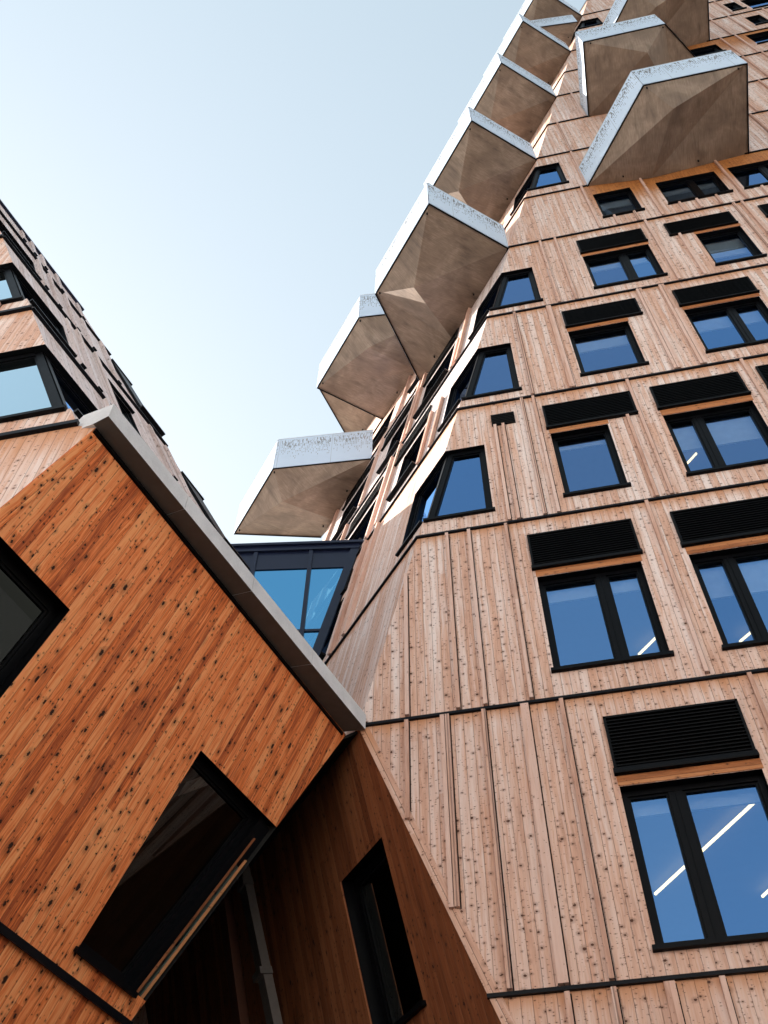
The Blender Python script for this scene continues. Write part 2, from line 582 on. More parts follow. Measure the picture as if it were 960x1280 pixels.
def make_perforated():
    """pale metal sheet, leaf-like slots punched towards the top: u along the sheet, v upwards in metres"""
    k = NT('perforated pale metal')
    uv = k.n('ShaderNodeUVMap').outputs[0]
    sp = k.n('ShaderNodeSeparateXYZ')
    k.set(sp.inputs[0], uv)
    u, v = sp.outputs[0], sp.outputs[1]
    big = k.noise(k.comb(u, k.math('MULTIPLY', v, 0.22), 0.3), 24.0, 2, 0.6, 0.6)
    clump = k.noise(k.comb(k.math('MULTIPLY', u, 1.0), 0.0, 2.0), 2.6, 2)
    thr = k.math('SUBTRACT', k.smooth(v, 0.50, 1.2, 0.80, 0.51), k.math('MULTIPLY', k.math('SUBTRACT', clump, 0.5), 0.30))
    thr = k.math('ADD', thr, k.smooth(v, 1.36, 1.40, 0.02, 0.5))
    h1 = k.smooth(big, thr, k.math('ADD', thr, 0.03))
    du = k.math('PINGPONG', u, 0.0225)
    dv = k.math('PINGPONG', v, 0.045)
    wn = k.n('ShaderNodeTexWhiteNoise', noise_dimensions='2D')
    k.set(wn.inputs['Vector'], k.comb(k.math('FLOOR', k.math('DIVIDE', u, 0.045)), k.math('FLOOR', k.math('DIVIDE', v, 0.09))))
    slot = k.math('MULTIPLY', k.math('GREATER_THAN', du, 0.0155), k.math('GREATER_THAN', dv, 0.012))
    dens = k.smooth(v, 0.30, 0.95, 0.0, 0.62)
    h2 = k.math('MULTIPLY', slot, k.math('LESS_THAN', wn.outputs['Value'], dens))
    h2 = k.math('MULTIPLY', h2, k.math('LESS_THAN', v, 1.15))
    hole = k.math('MAXIMUM', h1, h2)
    tc = k.n('ShaderNodeTexCoord').outputs['Object']
    nz = k.noise(tc, 2.0, 4, 0.6)
    c = k.mix(nz, (0.50, 0.60, 0.73), (0.62, 0.71, 0.84))
    seam = k.math('LESS_THAN', k.math('PINGPONG', u, 0.75), 0.006)
    c = k.mix(k.math('MULTIPLY', seam, 0.6), c, (0.2, 0.21, 0.22))
    hole = k.math('MULTIPLY', hole, k.math('GREATER_THAN', k.math('PINGPONG', u, 0.75), 0.04))
    b = k.principled(c, 0.42, 0.15, 0.5)
    t = k.n('ShaderNodeBsdfTransparent')
    dk = k.principled((0.26, 0.27, 0.29), 0.7, 0, 0.2)
    hm = k.n('ShaderNodeMixShader')
    hm.inputs[0].default_value = 0.3
    k.t.links.new(dk, hm.inputs[1])
    k.t.links.new(t.outputs[0], hm.inputs[2])
    m = k.n('ShaderNodeMixShader')
    k.set(m.inputs[0], hole)
    k.t.links.new(b, m.inputs[1])
    k.t.links.new(hm.outputs[0], m.inputs[2])
    M['perf'] = k.out(m.outputs[0])


make_perforated()


def make_ledge():
    k = NT('grey fibre cement coping')
    tc = k.n('ShaderNodeTexCoord').outputs['Object']
    a = k.noise(tc, 3.0, 5, 0.65)
    b = k.noise(tc, 60.0, 2, 0.6)
    c = k.ramp(k.math('ADD', k.math('MULTIPLY', a, 0.65), k.math('MULTIPLY', b, 0.35)), [(0.3, (0.46, 0.46, 0.48)), (0.55, (0.58, 0.58, 0.60)), (0.75, (0.66, 0.66, 0.68))])
    M['coping'] = k.out(k.principled(c, 0.6, 0, 0.35, k.bump(b, 0.12, 0.003)))


make_ledge()
plain('copshade', 'shade-dark coping underside', (0.105, 0.09, 0.08), 0.6, 0, 0.3, 0.25, 8)  # shade under the coping, put into a darker colour


def make_ground():
    k = NT('granite paving')
    tc = k.n('ShaderNodeTexCoord').outputs['Object']
    br = k.n('ShaderNodeTexBrick')
    k.set(br.inputs['Vector'], tc)
    br.inputs['Scale'].default_value = 1.6
    br.inputs['Color1'].default_value = (0.30, 0.275, 0.25, 1)
    br.inputs['Color2'].default_value = (0.25, 0.23, 0.21, 1)
    br.inputs['Mortar'].default_value = (0.04, 0.04, 0.04, 1)
    br.inputs['Mortar Size'].default_value = 0.01
    nz = k.noise(tc, 3.0, 4)
    c = k.mix(k.math('MULTIPLY', nz, 0.35), br.outputs['Color'], (0.17, 0.155, 0.14))
    M['paving'] = k.out(k.principled(c, 0.8, 0, 0.3))


make_ground()


def emit(key, name, color, strength):
    k = NT(name)
    e = k.n('ShaderNodeEmission')
    e.inputs[0].default_value = (*color, 1)
    e.inputs[1].default_value = strength
    M[key] = k.out(e.outputs[0])


emit('lamp', 'warm white diffuser', (1.0, 0.74, 0.34), 1.25)

WEATHER2 = dict(WEATHER)
WEATHER2.update(age=(-9.0, 4.0, 0.6), grey_amt=1.0, streak=0.25, knots=0.9)
wood('pale boards', **WEATHER2)
WOOD, WOODF, SILVER = M['weathered boards'], M['fresh boards'], M['silver boards']

# ----------------------------------------------------------------------------- ground
g = MB()
g.face([Vector((-400, -400, -EYE)), Vector((400, -400, -EYE)), Vector((400, 400, -EYE)), Vector((-400, 400, -EYE))])
go = g.build('ground', M['paving'])
go['kind'] = 'structure'
g = MB()
zg = -EYE + 0.004
g.face([Vector((-14, -7, zg)), Vector((7, -7, zg)), Vector((7, 22, zg)), Vector((-14, 22, zg))])
gr = g.build('dark_ground_sheet', M['bounce_cut'])  # unseen dark ground added to cut bounce onto the lower walls
gr['kind'] = 'structure'

# ============================================================================= unseen house added behind the viewer to bounce sun onto the tower
HS = thing('bounce_house', 'long pale unseen house added to bounce sunlight onto the timber tower', 'building', (0, -13, 0))
HX0, HX1, HY, HH = -42.0, 34.0, -13.0, 15.5
PH = Plane((0, HY, 0), (1, 0, 0), (0, 0, 1), (0, 1, 0))
hh_ = []
for zq in (0.2, 5.2, 10.2):
    x = HX0 + 3.0
    while x < HX1 - 3:
        hh_.append([(x, zq), (x + 1.5, zq), (x + 1.5, zq + 2.2), (x, zq + 2.2)])
        x += 6.2
wall('wall', M['render'], PH, [(HX0, -EYE), (HX1, -EYE), (HX1, HH), (HX0, HH)], hh_, 0.2, HS, M['render'])
for q in hh_:
    window(HS, PH, q, 0.12, 0.07)
mb = MB()
mb.prism([Vector((HX0, HY + 0.006, -EYE)), Vector((HX1, HY + 0.006, -EYE)), Vector((HX1, HY + 0.006, -0.02)), Vector((HX0, HY + 0.006, -0.02))], Vector((0, 0.08, 0)))
for xx in [HX0 + 4.6 + 6.2 * q for q in range(12)]:
    mb.prism([Vector((xx, HY + 0.006, -0.018)), Vector((xx + 4.4, HY + 0.006, -0.018)), Vector((xx + 4.4, HY + 0.006, 4.6)), Vector((xx, HY + 0.006, 4.6))], Vector((0, 0.07, 0)))
mb.build('bounce_cut_plinth', M['brick'], HS)  # dark lower storey added to weaken the bounce on low walls
mb = MB()
mb.face([Vector((HX0, HY, -EYE)), Vector((HX0, HY - 11, -EYE)), Vector((HX0, HY - 11, HH)), Vector((HX0, HY, HH))])
mb.face([Vector((HX1, HY, -EYE)), Vector((HX1, HY - 11, -EYE)), Vector((HX1, HY - 11, HH)), Vector((HX1, HY, HH))])
mb.face([Vector((HX0, HY - 11, -EYE)), Vector((HX1, HY - 11, -EYE)), Vector((HX1, HY - 11, HH)), Vector((HX0, HY - 11, HH))])
mb.build('side_wall', M['render'], HS)
mb = MB()
mb.prism([Vector((HX0 - 0.3, HY + 0.25, HH + 0.003)), Vector((HX1 + 0.3, HY + 0.25, HH + 0.003)), Vector((HX1 + 0.3, HY - 11.3, HH + 0.003)), Vector((HX0 - 0.3, HY - 11.3, HH + 0.003))], Vector((0, 0, 0.3)))
mb.build('roof', M['roof'], HS)

# ============================================================================= the tower
TW = thing('timber_tower', 'tall timber clad tower with stacked faceted balconies and black framed windows', 'building', (2.0, 9.0, 0.0))
FL = [-EYE, 1.28, 4.88, 8.42, 12.06, 15.68, 19.25, 22.84, 25.95, 29.03, 32.10, 35.15, 38.10, 41.10, 44.10, 47.10, 50.10]
TOP = FL[-1]
XR = 15.0
EDX = 0.2225                                           # the corner leans over as it rises


def edge_x(h):
    if h >= 8.42 - 1e-6:
        return -1.503 + EDX * (h - 12.06)
    return -2.313 + 0.3825 * (8.42 - h)


PA = Plane((0, 9.0, 0), (1, 0, 0), (0, 0, 1), (0, -1, 0))     # front face: u = x, v = height
AZB = math.radians(-41.0)
BD = Vector((math.sin(AZB), math.cos(AZB), 0))
ED = Vector((EDX, 0, 1.0))
NB = ED.cross(BD).normalized()
if NB.y > 0:
    NB = -NB
VB = NB.cross(BD)
if VB.z < 0:
    VB = -VB
PB = Plane((-1.503, 9.0, 12.06), BD, VB, NB)                  # turned side face: u = distance back from the corner


def bt(h):
    return (h - 12.06) / VB.z


EBS = ED.dot(BD)


def edge_s(h):
    return EBS * (h - 12.06)


# --- what each storey of the front carries: (x0, x1, z0, z1)
LOUV = {2: [(0.615, 2.135, 7.19, 8.03), (2.70, 4.2, 7.19, 8.03), (5.2, 6.7, 7.19, 8.03)],
        3: [(0.12, 1.63, 10.87, 11.67), (2.18, 3.69, 10.87, 11.68), (4.4, 5.9, 10.87, 11.68)],
        4: [(0.765, 2.28, 14.49, 15.25), (2.62, 4.11, 14.49, 15.26), (4.42, 5.92, 14.55, 15.32)],
        5: [(1.585, 3.07, 18.09, 18.83), (3.80, 5.285, 18.10, 18.85), (6.3, 7.8, 18.1, 18.85)],
        6: [(2.40, 3.88, 21.60, 22.37), (4.385, 5.85, 21.63, 22.36), (6.48, 7.98, 21.63, 22.36)]}
WIN = {2: [((0.63, 2.13, 5.19, 7.05), ((1.13, 1.28),)), ((2.72, 4.18, 5.19, 7.05), ((3.2, 3.33),)), ((5.22, 6.68, 5.19, 7.05), ((5.7, 5.83),))],
       3: [((0.16, 1.585, 8.905, 10.73), ((0.95, 1.09),)), ((2.22, 3.67, 8.88, 10.71), ((2.66, 2.79),)), ((4.42, 5.88, 8.9, 10.73), ((4.9, 5.03),))],
       4: [((0.80, 1.755, 12.53, 14.36), ()), ((2.65, 4.09, 12.55, 14.32), ((3.11, 3.25),)), ((4.45, 5.9, 12.55, 14.4), ((4.9, 5.03),))],
       5: [((1.595, 2.755, 16.13, 17.95), ()), ((3.83, 5.25, 16.16, 17.97), ((4.62, 4.745),)), ((6.33, 7.77, 16.15, 17.97), ((7.1, 7.22),))],
       6: [((2.41, 3.86, 19.69, 21.47), ((3.20, 3.35),)), ((4.90, 5.86, 19.70, 21.5), ()), ((6.50, 7.95, 19.70, 21.5), ((7.3, 7.43),))],
       7: [((3.24, 4.17, 23.54, 25.25), ()), ((4.79, 6.23, 23.58, 25.19), ((5.56, 5.70),)), ((6.56, 8.0, 23.60, 25.22), ((7.3, 7.43),)), ((9.3, 10.7, 23.6, 25.2), ((10.0, 10.12),))],
       8: [((8.9, 10.3, 26.65, 28.3), ((9.6, 9.72),))],
       11: [((8.0, 9.42, 36.28, 37.5), ()), ((10.5, 11.4, 36.3, 37.8), ())],
       12: [((11.19, 11.72, 38.90, 40.40), ()), ((12.22, 13.3, 38.95, 40.4), ())],
       13: [((11.17, 11.62, 41.80, 43.34), ()), ((11.82, 13.2, 41.45, 43.34), ())]}
BLIND = {(2, 0): 0.12, (3, 0): 0.16, (3, 1): 0.36, (4, 1): 0.42, (4, 0): 0.10, (5, 0): 0.26, (5, 1): 0.30, (6, 0): 0.2, (7, 0): 0.3, (7, 1): 0.22, (6, 1): 0.5, (4, 2): 0.2}
# corner windows: storey -> (sill, head, right x on the front)
CWIN = {4: (12.47, 14.38, -0.315), 5: (16.03, 17.95, 0.46), 6: (19.60, 21.45, 1.275), 8: (26.53, 28.35, 2.79), 14: (44.62, 46.1, 6.77)}

for i in range(len(FL) - 1):
    z0, z1 = FL[i], FL[i + 1]
    # ---- front
    outer = [(edge_x(z0), z0), (XR, z0), (XR, z1), (edge_x(z1), z1)]
    holes = []
    if i in CWIN:
        s, h, xr = CWIN[i]
        outer += [(edge_x(h), h), (xr, h), (xr, s), (edge_x(s), s)]
    for (r, mu) in WIN.get(i, []):
        holes.append([(r[0], r[2]), (r[1], r[2]), (r[1], r[3]), (r[0], r[3])])
    mt = WOOD
    if i == 7:
        mt = M['weathered boards sheltered']
    if i == 11:
        mt = M['weathered boards sheltered high']
    wall('wall', mt, PA, outer, holes, 0.17, TW)
    # ---- side
    if z0 >= 8.0:
        SE = 7.8
        so = [(edge_s(z0), bt(z0)), (SE, bt(z0)), (SE, bt(z1)), (edge_s(z1), bt(z1))]
        sh = []
        if i in CWIN:
            s, h, xr = CWIN[i]
            j = edge_s(s) + 0.74
            so += [(edge_s(h), bt(h)), (j, bt(h)), (j, bt(s)), (edge_s(s), bt(s))]
        BW = {3: [(2.2, 3.6, 8.95, 10.7)],
              4: [(3.3, 4.7, 12.55, 14.3), (6.0, 7.4, 12.55, 14.3)],
              5: [(1.12, 2.08, 16.15, 17.95), (3.25, 4.65, 16.15, 17.95), (6.0, 7.4, 16.15, 17.95)],
              6: [(0.62, 1.98, 19.72, 21.5), (2.75, 3.7, 19.72, 21.5), (4.9, 6.3, 19.72, 21.5)],
              7: [(-0.7, 0.7, 23.6, 25.3), (1.9, 3.3, 23.6, 25.3), (4.6, 6.0, 23.6, 25.3)],
              8: [(0.2, 1.6, 26.6, 28.3), (3.1, 4.5, 26.6, 28.3)],
              9: [(-1.6, -0.2, 29.7, 31.4), (1.4, 2.8, 29.7, 31.4)],
              11: [(-2.2, -0.9, 35.8, 37.4)], 13: [(-3.2, -1.8, 41.8, 43.4)]}
        for r in BW.get(i, []):
            sh.append([(r[0], bt(r[2])), (r[1], bt(r[2])), (r[1], bt(r[3])), (r[0], bt(r[3]))])
        wall('wall', M['silver boards'] if i in (5, 6) else M['pale boards'], PB, so, sh, 0.17, TW)
        for q in sh:
            window(TW, PB, q, 0.07, 0.07, sill_out=0.10)
        if i in (4, 5, 6):
            for r in BW[i]:
                louvre(TW, PB, r[0] - 0.02, min(7.7, r[0] + 1.48), bt(r[3] + 0.16), bt(r[3] + 0.88))
    # ---- front windows and louvres
    for kq, (r, mu) in enumerate(WIN.get(i, [])):
        w = window(TW, PA, [(r[0], r[2]), (r[1], r[2]), (r[1], r[3]), (r[0], r[3])], 0.10, 0.065, mu, blind=BLIND.get((i, kq), 0.0))
        if i in LOUV and kq < len(LOUV[i]):
            lz = LOUV[i][kq][2]
            strip(w, PA, 'lintel_board', M['lintel boards'], r[0] - 0.01, (r[3] + lz) / 2, r[1] + 0.02, (r[3] + lz) / 2, lz - r[3] - 0.012, 0.010)
    for (a, b, c, d) in LOUV.get(i, []):
        louvre(TW, PA, a, b, c, d)
    # ---- wrap-round corner windows
    if i in CWIN:
        s, h, xr = CWIN[i]
        d = 0.075
        hb = d * math.tan(math.radians(24.0)) + 0.01
        poly = [(edge_x(s) + hb, s), (xr, s), (xr, h), (edge_x(h) + hb, h)]
        window(TW, PA, poly, d, 0.085, sill_out=0.055, label='corner window with a slanted post')
        j = edge_s(s) + 0.74
        poly = [(edge_s(s) + hb, bt(s)), (j, bt(s)), (j, bt(h)), (edge_s(h) + hb, bt(h))]
        window(TW, PB, poly, d, 0.07, sill_out=0.055)
        rv = MB()                                       # black lined reveal of the corner opening
        for a, b in (((edge_x(h), h), (xr, h)), ((xr, h), (xr, s)), ((xr, s), (edge_x(s), s))):
            rv.face([PA.p(*a), PA.p(*b), PA.p(b[0], b[1], -0.17), PA.p(a[0], a[1], -0.17)])
        for a, b in (((edge_s(h), bt(h)), (j, bt(h))), ((j, bt(h)), (j, bt(s))), ((j, bt(s)), (edge_s(s), bt(s)))):
            rv.face([PB.p(*a), PB.p(*b), PB.p(b[0], b[1], -0.17), PB.p(a[0], a[1], -0.17)])
        rv.build('window_reveal', M['black'], TW)
    # ---- flashing at the floor line
    if i > 1:
        zf = z0
        fw = 0.038 if i < 5 else (0.038 if i < 8 else 0.032)
        x0 = edge_x(zf) - 0.012
        strip(TW, PA, 'floor_flashing', M['flash'], x0, zf, XR, zf, fw, 0.04)
        if i > 3:
            strip(TW, PB, 'floor_flashing', M['flash'], edge_s(zf) - 0.012, bt(zf), 7.8, bt(zf), fw, 0.04)

# small vent beside the third floor corner window
mb = MB()
mb.prism([PA.p(-0.14, 14.9, 0.003), PA.p(0.27, 14.9, 0.003), PA.p(0.27, 15.25, 0.003), PA.p(-0.14, 15.25, 0.003)], PA.n * 0.03)
for q in range(6):
    z = 14.92 + q * 0.053
    mb.prism([PA.p(-0.13, z, 0.032), PA.p(-0.13, z + 0.01, 0.045), PA.p(-0.13, z + 0.02, 0.032)], PA.u * 0.39)
vn = mb.build('louvre_vent', M['louvre'], TW)
vn['label'] = 'small square black wall vent'

# battens over the board joints of the front
for x, za, zb in [(-1.70, 6.95, 8.39), (-1.26, 5.81, 8.39), (-1.20, 5.81, 8.39), (-0.755, 4.92, 8.39), (-0.285, 4.92, 8.39), (-0.235, 4.92, 8.39), (0.18, 4.92, 8.39), (2.37, 4.92, 8.39),
                  (-1.69, 8.47, 11.2), (-1.055, 8.47, 12.02), (-0.72, 8.47, 12.02), (-0.16, 8.47, 12.02), (1.92, 8.5, 12.03), (3.95, 8.5, 12.03),
                  (-0.09, 12.1, 14.89), (0.05, 12.1, 14.89), (0.445, 12.1, 15.64), (0.65, 12.1, 15.64), (2.10, 12.1, 14.48), (2.31, 12.1, 15.64), (4.27, 12.1, 15.64),
                  (0.66, 15.73, 19.2), (1.345, 15.73, 19.2), (1.395, 15.73, 19.2), (3.18, 15.73, 19.2), (3.24, 15.73, 19.2), (3.63, 15.73, 19.2), (3.69, 15.73, 19.2),
                  (1.615, 19.3, 22.8), (1.965, 19.3, 22.8), (4.06, 19.3, 22.8), (4.58, 19.3, 21.63), (6.06, 19.3, 22.8), (6.25, 19.3, 22.8),
                  (3.05, 22.9, 25.9), (4.505, 22.9, 25.9), (3.47, 22.9, 23.5), (3.94, 22.9, 23.5), (5.0, 22.9, 23.5), (5.4, 22.9, 23.5), (5.85, 22.9, 23.5), (6.42, 22.9, 25.9), (6.9, 22.9, 23.5),
                  (1.14, 1.35, 4.84), (0.65, 1.35, 4.84), (0.18, 1.35, 4.84), (-0.24, 2.4, 4.84), (0.70, 1.35, 4.84)]:
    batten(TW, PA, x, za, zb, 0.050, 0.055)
for i in range(8, 15):
    x = edge_x(FL[i]) + 0.75 + random.random() * 0.4
    lim = {8: 9.3, 9: 9.6, 10: 10.4, 11: 11.2, 12: 12.2, 13: 12.4, 14: 9.5}[i]
    skip = {8: (3.3, 7.2), 9: (3.4, 7.0), 10: (4.4, 8.1), 11: (4.4, 8.2), 12: (5.6, 9.3), 13: (6.4, 9.2), 14: (6.5, 9)}[i]
    while x < lim:
        clash = any(r[0] - 0.1 < x < r[1] + 0.1 for r, _ in WIN.get(i, [])) or (skip[0] < x < skip[1])
        if i in CWIN and x < CWIN[i][2] + 0.1:
            clash = True
        if not clash:
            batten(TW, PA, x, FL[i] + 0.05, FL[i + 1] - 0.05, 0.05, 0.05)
        x += random.choice((0.62, 0.86, 0.5))
for s, za, zb in [(2.35, 12.1, 15.6), (2.85, 12.1, 15.6), (5.3, 12.1, 15.6), (0.42, 15.75, 17.9), (0.86, 15.75, 18.0), (2.5, 15.75, 19.2), (2.9, 15.75, 19.2), (5.1, 15.75, 19.2), (5.7, 15.75, 19.2),
                  (0.12, 19.3, 22.8), (0.32, 19.3, 21), (2.25, 19.3, 22.8), (2.5, 19.3, 22.8), (4.5, 19.3, 22.8), (7.0, 19.3, 22.8), (-0.95, 22.9, 25.9), (1.2, 22.9, 25.9), (3.8, 22.9, 25.9)]:
    strip(TW, PB, 'batten', M['batten'], s, bt(za), s, bt(zb), 0.075, 0.075)
# board closing the undercut corner
strip(TW, PA, 'corner_board', WOOD, edge_x(8.36) + 0.062, 8.36, edge_x(-1.5) + 0.062, -1.5, 0.115, 0.016)

# interior: floor slabs with dark plaster ceilings, back wall
for i in range(2, 13):
    mb = MB()
    z = FL[i + 1]
    mb.prism([Vector((edge_x(z - 0.3) + 0.35, 9.3, z - 0.32)), Vector((XR - 0.1, 9.3, z - 0.32)), Vector((XR - 0.1, 15, z - 0.32)), Vector((edge_x(z) - 4.7, 15, z - 0.32))], Vector((0, 0, 0.25)))
    mb.build('floor_slab', M['interior'], TW)
mb = MB()
mb.face([Vector((edge_x(8.5) - 4.9, 15.02, 8.5)), Vector((XR, 15.02, 4.9)), Vector((XR, 15.02, TOP)), Vector((edge_x(TOP) - 4.9, 15.02, TOP))])
mb.build('inner_wall', M['interior'], TW)
# closing faces of the tower
eb0 = PB.p(7.8, bt(8.42))
eb1 = PB.p(7.8, bt(TOP))
mb = MB()
mb.face([eb0, Vector((XR, eb0.y, 8.42)), Vector((XR, eb0.y, TOP)), eb1])
mb.face([Vector((XR, 9, -EYE)), Vector((XR, eb0.y, -EYE)), Vector((XR, eb0.y, TOP)), Vector((XR, 9, TOP))])
mb.face([Vector((-12, eb0.y, -EYE)), Vector((XR, eb0.y, -EYE)), Vector((XR, eb0.y, 8.42)), Vector((-12, eb0.y, 8.42))])
mb.build('rear_wall', WOOD, TW)
mb = MB()
mb.prism([Vector((edge_x(TOP), 9, TOP)), Vector((XR, 9, TOP)), Vector((XR, eb0.y, TOP)), eb1], Vector((0, 0, 0.3)))
mb.build('roof', M['roof'], TW)

# --- the undercut side (shaded wall of the passage)
K = Vector((-2.313, 9.0, 8.42))
CE = Vector((0.3825, 0, -1.0))
NC = CE.cross(BD).normalized()
if NC.y > 0:
    NC = -NC
VC = NC.cross(BD)
if VC.z < 0:
    VC = -VC
PC = Plane(K, BD, VC, NC)


def ce(t):            # near edge of that wall at in-plane height t (t <= 0)
    h = t * VC.z
    return (CE * (-h)).dot(BD)


q = [PC.uv(p) for p in ((426.9, 1102.5), (476.9, 1045.6), (529.4, 1253.0))]
cw0, cw1, ct1, ct0 = q[1][0], q[0][0], (q[0][1] + q[1][1]) / 2, q[2][1]
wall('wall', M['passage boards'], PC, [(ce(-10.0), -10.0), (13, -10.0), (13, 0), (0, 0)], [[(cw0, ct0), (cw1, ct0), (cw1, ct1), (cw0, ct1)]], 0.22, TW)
window(TW, PC, [(cw0, ct0), (cw1, ct0), (cw1, ct1), (cw0, ct1)], 0.16, 0.08, label='dark window in the shaded undercut wall', pane='clearglass')
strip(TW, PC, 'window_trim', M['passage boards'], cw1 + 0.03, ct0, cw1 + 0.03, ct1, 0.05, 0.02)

# --- balconies


def balcony(rim, apex, keel, h, gh=1.45, end_open=()):
    """faceted soffit under a level rim, upright perforated sheets round the three open sides"""
    R = [Vector((x, y, h)) for x, y in rim]            # W0, P1, P2, W1
    W0, P1, P2, W1 = R
    A_ = Vector((apex[0], apex[1], h - apex[2]))
    Kk = Vector((keel[0], keel[1], h - keel[2]))
    mb = MB()
    cen = (W0 + P1 + P2 + W1) / 4 + Vector((0, 0, 3))
    up = Vector((0, 0, 0.05))
    for f in ([P1, P2, A_], [W0, P1, A_, Kk], [P2, W1, Kk, A_]):
        tris = [f] if len(f) == 3 else [[f[0], f[1], f[2]], [f[0], f[2], f[3]]]
        for t in tris:
            n = (t[1] - t[0]).cross(t[2] - t[0])
            if n.z > 0:
                t = list(reversed(t))
            ax = (P2 - P1).normalized()
            ay = Vector((0, 0, 1)).cross(ax)
            mb.face(t, [(p.dot(ax), p.dot(ay)) for p in t])
    mb.face([W0, Kk, W1])
    mb.prism([W0, P1, P2, W1], Vector((0, 0, 0.12)))
    root = mb.build('balcony', M['soffit'], TW)
    for a, b in ((W0, P1), (P1, P2), (P2, W1)):
        d = (b - a)
        L = d.length
        d.normalize()
        n = Vector((d.y, -d.x, 0))
        if n.dot((a + b) / 2 - (W0 + W1 + P1 + P2) / 4) < 0:
            n = -n
        s = MB()
        zb, zt = Vector((0, 0, -0.02)), Vector((0, 0, gh))
        u0 = random.random() * 30
        for off in (0.004, 0.016):
            aa, bb = a + n * off, b + n * off
            s.face([aa + zb, bb + zb, bb + zt, aa + zt], [(u0, 0), (u0 + L, 0), (u0 + L, gh), (u0, gh)])
        s.face([a + n * 0.004 + zt, b + n * 0.004 + zt, b + n * 0.016 + zt, a + n * 0.016 + zt], [(0, 0)] * 4)
        s.build('balustrade', M['perf'], root)
        cp = MB()
        cp.prism([a + zt + n * 0.022, a + zt - n * 0.012, a + zt - n * 0.012 + Vector((0, 0, 0.022)), a + zt + n * 0.022 + Vector((0, 0, 0.022))], b - a)
        cp.build('top_rail', M['rail'], root)
        # slim dark joints and base shadow angle
        t = MB()
        t.prism([a + zb + n * 0.004, a + zb - n * 0.02, a + zb - n * 0.02 - Vector((0, 0, 0.02)), a + zb + n * 0.004 - Vector((0, 0, 0.02))], b - a)
        t.build('edge_trim', M['black'], root)
    for q0, q1, f_ in ((W0, Kk, 0.45), (W1, Kk, 0.45), (P1, A_, 0.12), (P2, A_, 0.12)):
        c = q0.lerp(q1, f_)
        st = MB()
        ring = [c + Vector((math.cos(t_ * math.pi / 4) * 0.022, math.sin(t_ * math.pi / 4) * 0.022, 0.02)) for t_ in range(8)]
        if f_ > 0.3:
            ring = [p + Vector((0, 0, 0.0)) + (A_ - q0).normalized() * 0.25 for p in ring]
        st.prism(ring, Vector((0, 0, -0.06)))
        st.build('drain_spout', M['black'], root)
    return root


def typ_r(dx, h, dy=0.0):
    r = [(0.87, 9.0), (-0.78, 7.57), (-2.46, 9.49), (-1.83, 12.12)]
    return balcony([(x + dx, y + dy) for x, y in r], (-1.457 + dx, 9.19 + dy, 0.8), (-0.80 + dx, 10.88 + dy, 0.42), h)


def typ_l(dx, h, dy=0.0, w1=(-6.30, 17.28)):
    # measured on the lowest one at 22.84
    r = [(-3.55, 14.11), (-6.27, 13.89), (-7.98, 15.83), w1]
    return balcony([(x + dx, y + dy) for x, y in r], (-6.10 + dx, 14.49 + dy, 0.8), (-4.95 + dx, 15.72 + dy, 0.35), h)


for h in (22.84, 29.03, 35.15, 41.10, 47.10):
    typ_r(EDX * (h - 22.84), h)
typ_l(0, 22.84, 0, (-5.55, 16.45))
typ_l(2.88, 25.95, -2.52)
typ_r(-3.21, 29.03, 5.30)
balcony([(5.66, 8.60), (3.75, 8.45), (3.35, 9.35), (4.9, 10.0)], (4.2, 9.1, 0.3), (5.2, 9.45, 0.3), 44.10)
balcony([(3.20, 9.0), (4.77, 6.80), (7.25, 6.81), (7.29, 9.0)], (5.30, 7.28, 0.8), (4.78, 8.99, 0.38), 25.95)
balcony([(4.20, 9.0), (4.23, 6.84), (6.62, 6.84), (8.28, 9.0)], (5.92, 7.33, 0.8), (6.72, 8.99, 0.38), 32.10)
balcony([(5.27, 9.0), (6.84, 6.80), (9.32, 6.81), (9.36, 9.0)], (7.42, 7.37, 0.8), (6.88, 8.99, 0.38), 38.10)

# ============================================================================= the neighbouring block on the left
BK = thing('timber_block', 'leaning timber block on the left with overhanging orange boarded underside and grey coping', 'building', (-4.5, 4.3, 0.0))
l0 = Vector((-3.857, 4.262, 8.315))
l1 = Vector((-2.484, 8.907, 8.315))
LD = (l1 - l0).normalized()
YL = 4.262
kk = Vector((-4.441, 4.262, 7.134))
NL = LD.cross(kk - l0).normalized()
if NL.z > 0:
    NL = -NL
VL = NL.cross(LD)
if VL.z < 0:
    VL = -VL
PL = Plane(l0, LD, VL, NL)                                  # overhanging underside
P2_ = Plane((0, YL, 0), (1, 0, 0), (0, 0, 1), (0, -1, 0))   # its front face
FB = [8.43, 11.89, 15.35, 18.3, 20.1]
ea = Vector((-4.07, YL, 8.43))
eeL = Vector((-0.461, 0, 1.0))
N3 = eeL.cross(LD).normalized()
if N3.x < 0:
    N3 = -N3
V3 = N3.cross(LD)
if V3.z < 0:
    V3 = -V3
P3 = Plane(ea, LD, V3, N3)


def t3(h):
    return (h - 8.43) / V3.z


def n3(h):            # near edge of the receding face
    return eeL.dot(LD) * (h - 8.43)


def f3(h):            # far edge
    return 6.1 - 0.372 * (h - 8.43)


def ex2(h):
    return -4.07 - 0.461 * (h - 8.43)


# underside: window at the far end runs out to the edge, another at the near end
def le(t):            # far edge of the underside
    return 4.93 + 0.222 * t


def ln(t):            # near edge
    return 0.127 * t


